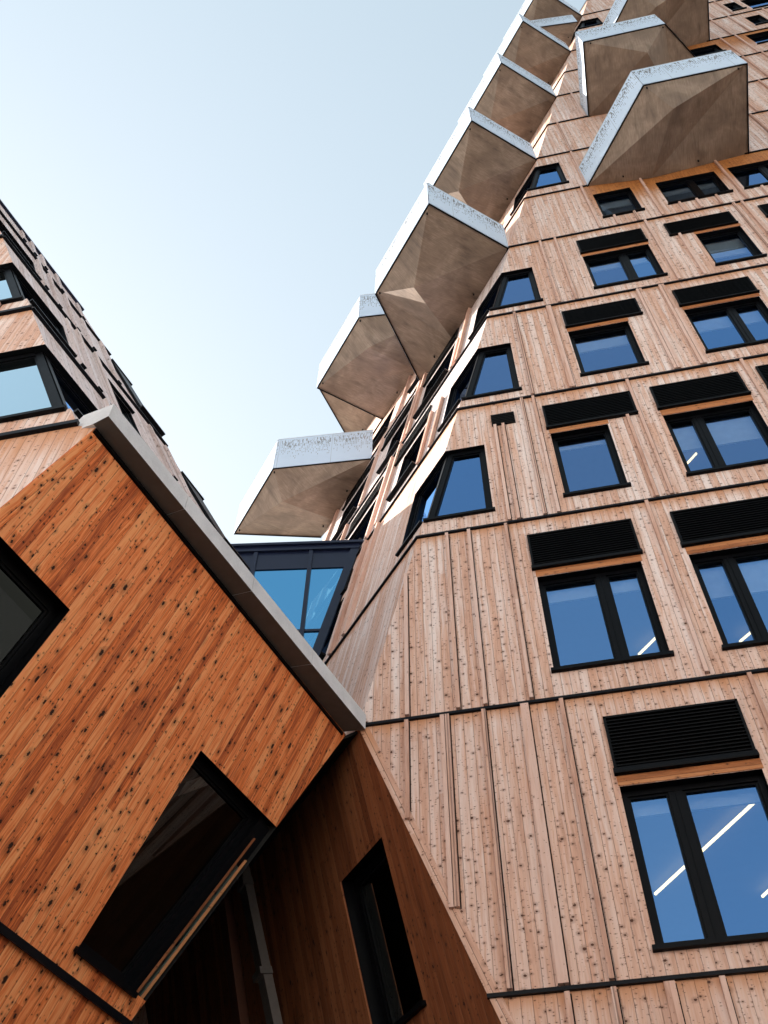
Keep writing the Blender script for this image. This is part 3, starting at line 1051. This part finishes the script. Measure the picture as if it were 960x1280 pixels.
T0 = -3.68
wr = [(3.12, T0), (3.12, -1.53)]
outer = [(0, 0), (ln(-1.49), -1.49), (0.975, -1.49), (0.955, -3.5), (ln(-3.5), -3.5), (ln(-10.5), -10.5), (le(-10.5), -10.5), (le(T0), T0), (3.09, T0), (3.135, -1.51), (le(-1.49), -1.49), (le(0), 0)]
wall('wall', WOODF, PL, outer, (), 0.2, BK, uvoff=(0.03, 0))
# far-end window
q = [(3.09, T0), (le(T0) - 0.20, T0), (le(-1.5) - 0.20, -1.51), (3.135, -1.51)]
w = window(BK, PL, q, 0.14, 0.075, label='tall window at the dark end of the underside', sill_out=0.05, pane='clearglass')
rv = MB()
for a, b in (((3.09, T0), (3.135, -1.51)), ((3.135, -1.51), (le(-1.49), -1.49)), ((le(T0), T0), (3.09, T0))):
    rv.face([PL.p(*a), PL.p(*b), PL.p(b[0], b[1], -0.32), PL.p(a[0], a[1], -0.32)])
rv.build('window_reveal', M['black'], BK)
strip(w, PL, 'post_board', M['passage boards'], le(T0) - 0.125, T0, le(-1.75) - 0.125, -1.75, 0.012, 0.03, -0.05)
strip(w, PL, 'post_glazing', M['linkglass'], le(T0) - 0.088, T0, le(-2.1) - 0.088, -2.1, 0.055, 0.02, -0.055)
strip(w, PL, 'post_board', M['lintel boards'], le(T0) - 0.045, T0, le(-2.0) - 0.045, -2.0, 0.018, 0.03, -0.04)
strip(w, PL, 'post', M['black'], le(T0) - 0.10, T0, le(-1.52) - 0.10, -1.52, 0.2, 0.07, -0.14)
# near-end window
q = [(ln(-3.5) + 0.06, -3.5), (0.955, -3.5), (0.975, -1.49), (ln(-1.49) + 0.06, -1.49)]
w = window(BK, PL, q, 0.15, 0.08, label='window at the near corner of the underside', pane='clearglass')
rv = MB()
for a, b in (((0.975, -1.49), (ln(-1.49), -1.49)), ((0.955, -3.5), (0.975, -1.49)), ((ln(-3.5), -3.5), (0.955, -3.5))):
    rv.face([PL.p(*a), PL.p(*b), PL.p(b[0], b[1], -0.2), PL.p(a[0], a[1], -0.2)])
rv.build('window_reveal', M['black'], BK)
strip(BK, PL, 'floor_flashing', M['flash'], ln(-3.93), -3.93, le(-3.93), -3.93, 0.065, 0.05)
strip(BK, PL, 'corner_board', WOODF, ln(-0.1) + 0.07, -0.1, ln(-1.49) + 0.07, -1.49, 0.125, 0.012)

# front face, storey by storey
LX = -13.0
wall('wall', M['pale boards'], P2_, [(LX, -EYE), (-3.857 + 0.494 * (-EYE - 8.315), -EYE), (-3.857, 8.315), (-4.07, 8.43), (LX, 8.43)], (), 0.17, BK)
CB = {0: (8.84, 10.66), 1: (12.34, 14.02), 2: (15.8, 17.4)}
for i in range(4):
    z0, z1 = FB[i], FB[i + 1]
    o2 = [(LX, z0), (ex2(z0), z0), (ex2(z1), z1), (LX, z1)]
    o3 = [(n3(z0), t3(z0)), (f3(z0), t3(z0)), (f3(z1), t3(z1)), (n3(z1), t3(z1))]
    h3 = []
    if i in CB:
        s, h = CB[i]
        o2 = [(LX, z0), (ex2(z0), z0), (ex2(s), s), (-9.5, s), (-9.5, h), (ex2(h), h), (ex2(z1), z1), (LX, z1)]
        j = n3(s) + 0.95
        o3 = o3 + [(n3(h), t3(h)), (j, t3(h)), (j, t3(s)), (n3(s), t3(s))]
        for a in ((1.85, 2.45), (3.3, 3.9)):
            if a[1] < f3(h) - 0.35:
                h3.append([(a[0] - 0.3 * i, t3(s)), (a[1] - 0.3 * i, t3(s)), (a[1] - 0.3 * i, t3(h)), (a[0] - 0.3 * i, t3(h))])
    wall('wall', M['pale boards'], P2_, o2, (), 0.17, BK)
    wall('wall', SILVER, P3, o3, h3, 0.17, BK)
    for hq in h3:
        window(BK, P3, hq, 0.05, 0.05, sill_out=0.05)
        hx = MB()
        a0, a1, b1 = hq[0][0], hq[1][0], hq[2][1]
        hx.prism([P3.p(a0 - 0.05, b1 + 0.003, 0.004), P3.p(a1 + 0.05, b1 + 0.003, 0.004), P3.p(a1 + 0.05, b1 + 0.06, 0.004), P3.p(a0 - 0.05, b1 + 0.05, 0.004)], N3 * 0.05)
        hx.build('window_hood', M['black'], BK)
    if i in CB:
        s, h = CB[i]
        d = 0.075
        hb = d * math.tan(math.radians(36.0)) + 0.02
        poly = [(-9.5, s), (ex2(s) - hb, s), (ex2(h) - hb, h), (-9.5, h)]
        window(BK, P2_, poly, d, 0.085, mull=((-7.9, -7.78),), label='wide corner window with a slanted post', sill_out=0.055, pane='paleglass')
        poly = [(n3(s) + hb, t3(s)), (j, t3(s)), (j, t3(h)), (n3(h) + hb, t3(h))]
        window(BK, P3, poly, d, 0.085, sill_out=0.055)
        rv = MB()
        for a, b in (((-9.5, h), (ex2(h), h)), ((ex2(s), s), (-9.5, s)), ((-9.5, s), (-9.5, h))):
            rv.face([P2_.p(*a), P2_.p(*b), P2_.p(b[0], b[1], -0.17), P2_.p(a[0], a[1], -0.17)])
        for a, b in (((n3(h), t3(h)), (j, t3(h))), ((j, t3(h)), (j, t3(s))), ((j, t3(s)), (n3(s), t3(s)))):
            rv.face([P3.p(*a), P3.p(*b), P3.p(b[0], b[1], -0.17), P3.p(a[0], a[1], -0.17)])
        rv.build('window_reveal', M['black'], BK)
        # frames that stand out at the far corner
        fx = MB()
        for zz, o_, w_ in ((s, 0.10, 0.55), (h, 0.07, 0.5)):
            fx.prism([P3.p(f3(zz) - w_, t3(zz), 0.004), P3.p(f3(zz) + 0.14, t3(zz), 0.004), P3.p(f3(zz) + 0.14, t3(zz) + 0.07, 0.004), P3.p(f3(zz) - w_, t3(zz) + 0.07, 0.004)], N3 * o_)
        fx.prism([P3.p(f3(s) - 0.5, t3(s), 0.004), P3.p(f3(s) - 0.02, t3(s), 0.004), P3.p(f3(h) - 0.02, t3(h), 0.004), P3.p(f3(h) - 0.5, t3(h), 0.004)], N3 * 0.05)
        fx.build('corner_frame', M['black'], BK)
    if i > 0 or True:
        strip(BK, P2_, 'floor_flashing', M['flash'], LX, z0 + 0.02, ex2(z0) + 0.01, z0 + 0.02, 0.06, 0.05)
        if i:
            strip(BK, P3, 'floor_flashing', M['flash'], n3(z0) - 0.01, t3(z0), f3(z0), t3(z0), 0.04, 0.05)
    wins = [(hq[0][0] - 0.08, hq[1][0] + 0.08) for hq in h3]
    sj = n3(z0) + 1.05
    while sj < f3(z1) - 0.12:
        inside = any(a < sj < b for a, b in wins)
        lo = t3(z0) + 0.08 + random.choice((0, 0, 0.25, 0.6))
        hi = t3(z1) - random.choice((0.1, 0.1, 0.5))
        if inside:
            hi = t3(CB[i][0]) - 0.08
        if hi - lo > 0.15:
            strip(BK, P3, 'batten', SILVER, sj, lo, sj, hi, 0.085, 0.06)
            tip = MB()
            tip.prism([P3.p(sj - 0.045, lo - 0.035, 0.004), P3.p(sj + 0.045, lo - 0.035, 0.004), P3.p(sj + 0.045, lo - 0.002, 0.004), P3.p(sj - 0.045, lo - 0.002, 0.004)], N3 * 0.065)
            tip.build('batten_foot', M['black'], BK)
        sj += random.choice((0.32, 0.48, 0.66))
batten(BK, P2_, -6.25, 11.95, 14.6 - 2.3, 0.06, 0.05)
strip(BK, P2_, 'batten', M['batten'], -6.55, 10.8, -6.55, 11.86, 0.09, 0.05)
# roof, hidden ends, low roof behind the coping
b1 = ea + V3 * t3(FB[-1])
BKD = Vector((-LD.y, LD.x, 0)) * 9.0                           # into the block
nr = P3.p(n3(FB[-1]), t3(FB[-1]))
fr_ = P3.p(f3(FB[-1]), t3(FB[-1]))
fb_ = P3.p(f3(8.43), 0)
mb = MB()
mb.prism([nr, fr_ + LD * 0.06, fr_ + BKD, Vector((LX, YL, FB[-1]))], Vector((0, 0, 0.12)))
mb.build('roof', M['roof'], BK)
mb = MB()
mb.face([fb_, fr_, fr_ + BKD, fb_ + BKD])
mb.build('end_wall', SILVER, BK)
strip(BK, P3, 'roof_edge', M['navy'], n3(FB[-1]), t3(FB[-1]) + 0.04, f3(FB[-1]) + 0.05, t3(FB[-1]) + 0.04, 0.16, 0.06)
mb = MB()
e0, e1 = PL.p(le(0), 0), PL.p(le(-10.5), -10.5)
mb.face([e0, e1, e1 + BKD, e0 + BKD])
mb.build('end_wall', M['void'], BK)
mb = MB()
mb.prism([l0 + Vector((-0.3, 0.02, 0.1)), l1 + Vector((0, 0, 0.1)), l1 + BKD + Vector((0, 0, 0.1)), l0 + BKD + Vector((0, 0, 0.1))], Vector((0, 0, 0.08)))
mb.build('low_roof', M['roof'], BK)
for i in range(2):
    mb = MB()
    z = (11.6, 15.0)[i]
    mb.prism([Vector((-12, YL + 0.3, z)), Vector((ex2(z) - 0.5, YL + 0.3, z)), P3.p(f3(z) - 0.3, t3(z), -0.5), P3.p(f3(z) - 0.3, t3(z), -7)], Vector((0, 0, 0.2)))
    mb.build('floor_slab', M['interior'], BK)
# near-black sheets added behind the passage glass to stand for unlit rooms
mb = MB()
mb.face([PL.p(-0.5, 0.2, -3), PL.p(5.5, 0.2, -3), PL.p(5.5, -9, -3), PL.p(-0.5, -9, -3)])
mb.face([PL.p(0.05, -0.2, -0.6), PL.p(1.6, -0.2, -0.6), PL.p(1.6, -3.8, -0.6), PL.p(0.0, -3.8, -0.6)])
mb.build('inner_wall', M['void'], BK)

# coping along the crease
o0 = Vector((-3.682, 4.161, 8.315))
o1 = Vector((-2.205, 8.945, 8.315))
i0 = Vector((-3.86, 4.215, 8.315))
i1 = Vector((-2.48, 8.93, 8.315))
od = (o1 - o0).normalized()


def up_at(px, o):
    d = ray(px)
    n = Vector((od.y, -od.x, 0))
    q = d * (o.dot(n) / d.dot(n))
    return q.z


zt0, zt1 = up_at((142, 509), o0), up_at((464, 897.5), o0)
hh = max(0.16, min(0.4, ((zt0 + zt1) / 2) - 8.315))
cop = MB()
nseg = 4
for s in range(nseg):
    a, b = s / nseg, (s + 1) / nseg
    g_ = 0.003
    A0, A1 = o0.lerp(o1, a) + od * (g_ if s else 0), o0.lerp(o1, b) - od * (g_ if s < nseg - 1 else 0)
    I0, I1 = i0.lerp(i1, a) + od * (g_ if s else 0), i0.lerp(i1, b) - od * (g_ if s < nseg - 1 else 0)
    U = Vector((0, 0, hh))
    In = Vector((-od.y, od.x, 0)) * 0.42 + Vector((0, 0, 0.12))
    sec0 = [I0, A0, A0 + U, A0 + U + In, I0 + In]
    sec1 = [I1, A1, A1 + U, A1 + U + In, I1 + In]
    for j in range(5):
        k2 = (j + 1) % 5
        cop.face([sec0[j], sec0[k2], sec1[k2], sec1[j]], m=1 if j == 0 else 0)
    cop.face(list(reversed(sec0)))
    cop.face(sec1)
cop.build('coping', [M['coping'], M['copshade']], BK)
mb = MB()
mb.prism([i0 + od * 0.05 + Vector((0, 0, -0.05)), i1 + Vector((0, 0, -0.05)), i1 + Vector((-0.06, 0.02, -0.05)), i0 + od * 0.05 + Vector((-0.06, 0.02, -0.05))], Vector((0, 0, 0.048)))
mb.build('shadow_gap', M['black'], BK)

# ============================================================================= glazed link between the two
LK = thing('glazed_link', 'navy framed glass link bridging the gap between the two timber buildings', 'link', (-5.0, 11.4, 7.0))
p0 = on_plane((452, 680), PB.o, PB.n)
ld = Vector((math.sin(math.radians(81.0)), math.cos(math.radians(81.0)), 0))
PK = Plane(p0, ld, (0, 0, 1), (ld.y, -ld.x, 0))
mu, _ = PK.uv((388, 700))
mt_, mz = PK.uv((395, 789))
_, sp = PK.uv((437, 708))
LW, LB = -7.2, -6.4


def bedge(v):      # where the sloping tower face cuts the glass plane
    return p0.x * 0 + (-(PB.n.dot(PK.v)) / (PB.n.dot(PK.u))) * v


fr = MB()
fr.prism([PK.p(LW, -0.20, 0.0), PK.p(bedge(-0.2), -0.20, 0.0), PK.p(bedge(0), 0, 0), PK.p(LW, 0, 0)], PK.n * 0.07)
fr.prism([PK.p(LW, -0.07, 0.07), PK.p(bedge(-0.07) + 0.05, -0.07, 0.07), PK.p(bedge(0) + 0.05, 0, 0.07), PK.p(LW, 0, 0.07)], PK.n * 0.05)
fr.prism([PK.p(LW, sp - 0.05, 0.0), PK.p(bedge(sp), sp - 0.05, 0.0), PK.p(bedge(sp), sp + 0.0, 0), PK.p(LW, sp + 0.0, 0)], PK.n * 0.035)
fr.prism([PK.p(LW, mz - 0.03, 0.0), PK.p(bedge(mz), mz - 0.03, 0.0), PK.p(bedge(mz), mz + 0.03, 0), PK.p(LW, mz + 0.03, 0)], PK.n * 0.035)
for k in range(5):
    x = mu - k * 1.12
    fr.prism([PK.p(x - 0.04, LB, 0.0), PK.p(x + 0.04, LB, 0.0), PK.p(x + 0.04, -0.2, 0), PK.p(x - 0.04, -0.2, 0)], PK.n * 0.05)
fr.prism([PK.p(bedge(LB) - 0.17, LB, 0.0), PK.p(bedge(LB), LB, 0.0), PK.p(bedge(-0.2), -0.2, 0), PK.p(bedge(-0.2) - 0.17, -0.2, 0)], PK.n * 0.055)
fr.build('frame', M['navy'], LK)
for k in range(-1, 5):
    x1 = (mu - k * 1.12 - 0.04) if k >= 0 else None
    x0 = mu - (k + 1) * 1.12 + 0.04
    for a, b, key, nm in ((LB, mz - 0.03, 'linkglass', 'pane'), (mz + 0.03, sp - 0.05, 'linkglass', 'pane'), (sp, -0.2, 'navy', 'spandrel_panel')):
        xa = x1 if x1 is not None else bedge(a) - 0.16
        xb = x1 if x1 is not None else bedge(b) - 0.16
        gl = MB()
        gl.face([PK.p(x0, a, 0.012), PK.p(xa, a, 0.012), PK.p(xb, b, 0.012), PK.p(x0, b, 0.012)])
        gl.build(nm, M[key], LK)
mb = MB()
mb.prism([PK.p(LW, -0.04, -0.02), PK.p(-0.1, -0.04, -0.02), PK.p(-0.1 - 2.6, -0.04, -3.6), PK.p(LW, -0.04, -3.6)], Vector((0, 0, 0.03)))
mb.build('roof', M['roof'], LK)
mb = MB()
mb.face([PK.p(LW, LB, -2.5), PK.p(0, LB, -2.5), PK.p(0, -0.1, -2.5), PK.p(LW, -0.1, -2.5)])
mb.build('inner_wall', M['interior'], LK)
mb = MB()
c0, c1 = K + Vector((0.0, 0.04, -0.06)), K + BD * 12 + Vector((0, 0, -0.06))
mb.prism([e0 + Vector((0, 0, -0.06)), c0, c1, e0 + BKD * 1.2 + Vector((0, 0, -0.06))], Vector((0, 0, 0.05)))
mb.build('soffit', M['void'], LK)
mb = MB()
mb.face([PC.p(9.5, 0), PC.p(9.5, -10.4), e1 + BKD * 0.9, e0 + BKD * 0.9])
mb.build('end_wall', M['void'], LK)  # unseen back wall added to keep light out of the passage

# ============================================================================= columns in the passage


def leaning(name, label, cat, pa, pb, off, w, d, mat, collar=False):
    a, b = on_plane(pa, PC.o + PC.n * off, PC.n), on_plane(pb, PC.o + PC.n * off, PC.n)
    dr = (b - a).normalized()
    foot = a + dr * ((-EYE - a.z) / dr.z)
    a = a - dr * 0.15
    side = dr.cross(PC.n).normalized()
    t = thing(name, label, cat, foot + Vector((0, 0, EYE)))
    mb = MB()
    mb.bar(a, foot, side, PC.n, w, d)
    mb.build('shaft', M[mat], t)
    if collar:
        for f_, ln_, ew in ((0.02, 0.10, 0.03), (0.145, 0.09, 0.05)):
            c = a + (foot - a) * f_
            mb = MB()
            mb.bar(c, c + dr * ln_, side, PC.n * 1.0, w + ew, d + ew)
            mb.build('collar', M[mat], t)
    return t


leaning('steel_column', 'leaning grey galvanised steel column in the dark passage', 'column', (311, 1098), (349, 1280), 0.25, 0.17, 0.12, 'steel', True)
leaning('timber_post', 'dark reddish timber post standing left of the grey steel column', 'post', (283, 1100), (307, 1280), 0.3, 0.20, 0.12, 'post')
# strip lamps hanging under the office ceilings
LAMPS = [((819, 1119), (952, 996), 8.0, 'long lit strip lamp behind the lowest tall window'),
         ((953, 1122), (985, 1093), 8.0, 'lit strip lamp cut by the picture edge in the lowest window'),
         ((798.5, 819), (821, 797), 11.62, 'short lit strip lamp in the narrow sash of the first floor window'),
         ((925, 803), (944, 787), 11.62, 'lit strip lamp in the narrow first floor sash at the right'),
         ((859, 580), (871, 567), 15.2, 'short lit strip lamp low in the second floor window')]
for a, b, h, lab in LAMPS:
    A0, B0 = on_level(a, h), on_level(b, h)
    if A0.y > B0.y:
        A0, B0 = B0, A0
    mb = MB()
    dr = (B0 - A0).normalized()
    sd = Vector((dr.y, -dr.x, 0))
    mb.bar(A0, B0, sd, Vector((0, 0, 1)), 0.028, 0.03)
    o = mb.build('strip_lamp', M['lamp'])
    o['label'] = lab
    o['category'] = 'lamp'
    o['group'] = 'lit strip lamps behind the office windows'

# ----------------------------------------------------------------------------- light
SUN_AZ, SUN_EL = math.radians(-60.0), math.radians(29.0)
sd = Vector((math.sin(SUN_AZ) * math.cos(SUN_EL), math.cos(SUN_AZ) * math.cos(SUN_EL), math.sin(SUN_EL)))
L = bpy.data.lights.new('sun', 'SUN')
L.energy = 5.0
L.angle = math.radians(0.53)
L.color = (1.0, 0.93, 0.83)
so = bpy.data.objects.new('sun', L)
so.rotation_euler = sd.to_track_quat('Z', 'Y').to_euler()
so.location = sd * 60
COL.objects.link(so)

W = bpy.data.worlds.new('World')
SC.world = W
W.use_nodes = True
nt = W.node_tree
nt.nodes.clear()
sky = nt.nodes.new('ShaderNodeTexSky')
sky.sky_type = 'NISHITA'
sky.sun_disc = False
sky.sun_elevation = SUN_EL
sky.sun_rotation = SUN_AZ
sky.altitude = 50
sky.air_density = 1.5
sky.dust_density = 1.6
sky.ozone_density = 1.0
bg = nt.nodes.new('ShaderNodeBackground')
bg.inputs[1].default_value = 0.13
ow = nt.nodes.new('ShaderNodeOutputWorld')
gm = nt.nodes.new('ShaderNodeGamma')
gm.inputs[1].default_value = 0.54
hs = nt.nodes.new('ShaderNodeHueSaturation')
hs.inputs['Hue'].default_value = 0.478
hs.inputs['Saturation'].default_value = 0.8
nt.links.new(sky.outputs[0], gm.inputs[0])
nt.links.new(gm.outputs[0], hs.inputs['Color'])
nt.links.new(hs.outputs[0], bg.inputs[0])
nt.links.new(bg.outputs[0], ow.inputs[0])

# ----------------------------------------------------------------------------- camera
cam = bpy.data.cameras.new('camera')
cam.sensor_fit = 'VERTICAL'
cam.sensor_height = 36.0
cam.lens = FPX / 1280.0 * 36.0
cam.clip_start = 0.05
cam.clip_end = 2000
co = bpy.data.objects.new('camera', cam)
m = Matrix((RX, -RD, -RF)).transposed().to_4x4()
m.translation = Vector((0, 0, EYE))
co.matrix_world = m
COL.objects.link(co)
SC.camera = co
SC.render.resolution_x, SC.render.resolution_y = 768, 1024
SC.view_settings.view_transform = 'Standard'
SC.view_settings.look = 'None'
SC.view_settings.gamma = 1.0
SC.view_settings.exposure = 1.95
SC.cycles.max_bounces = 8
SC.cycles.transparent_max_bounces = 16
SC.cycles.use_denoising = True
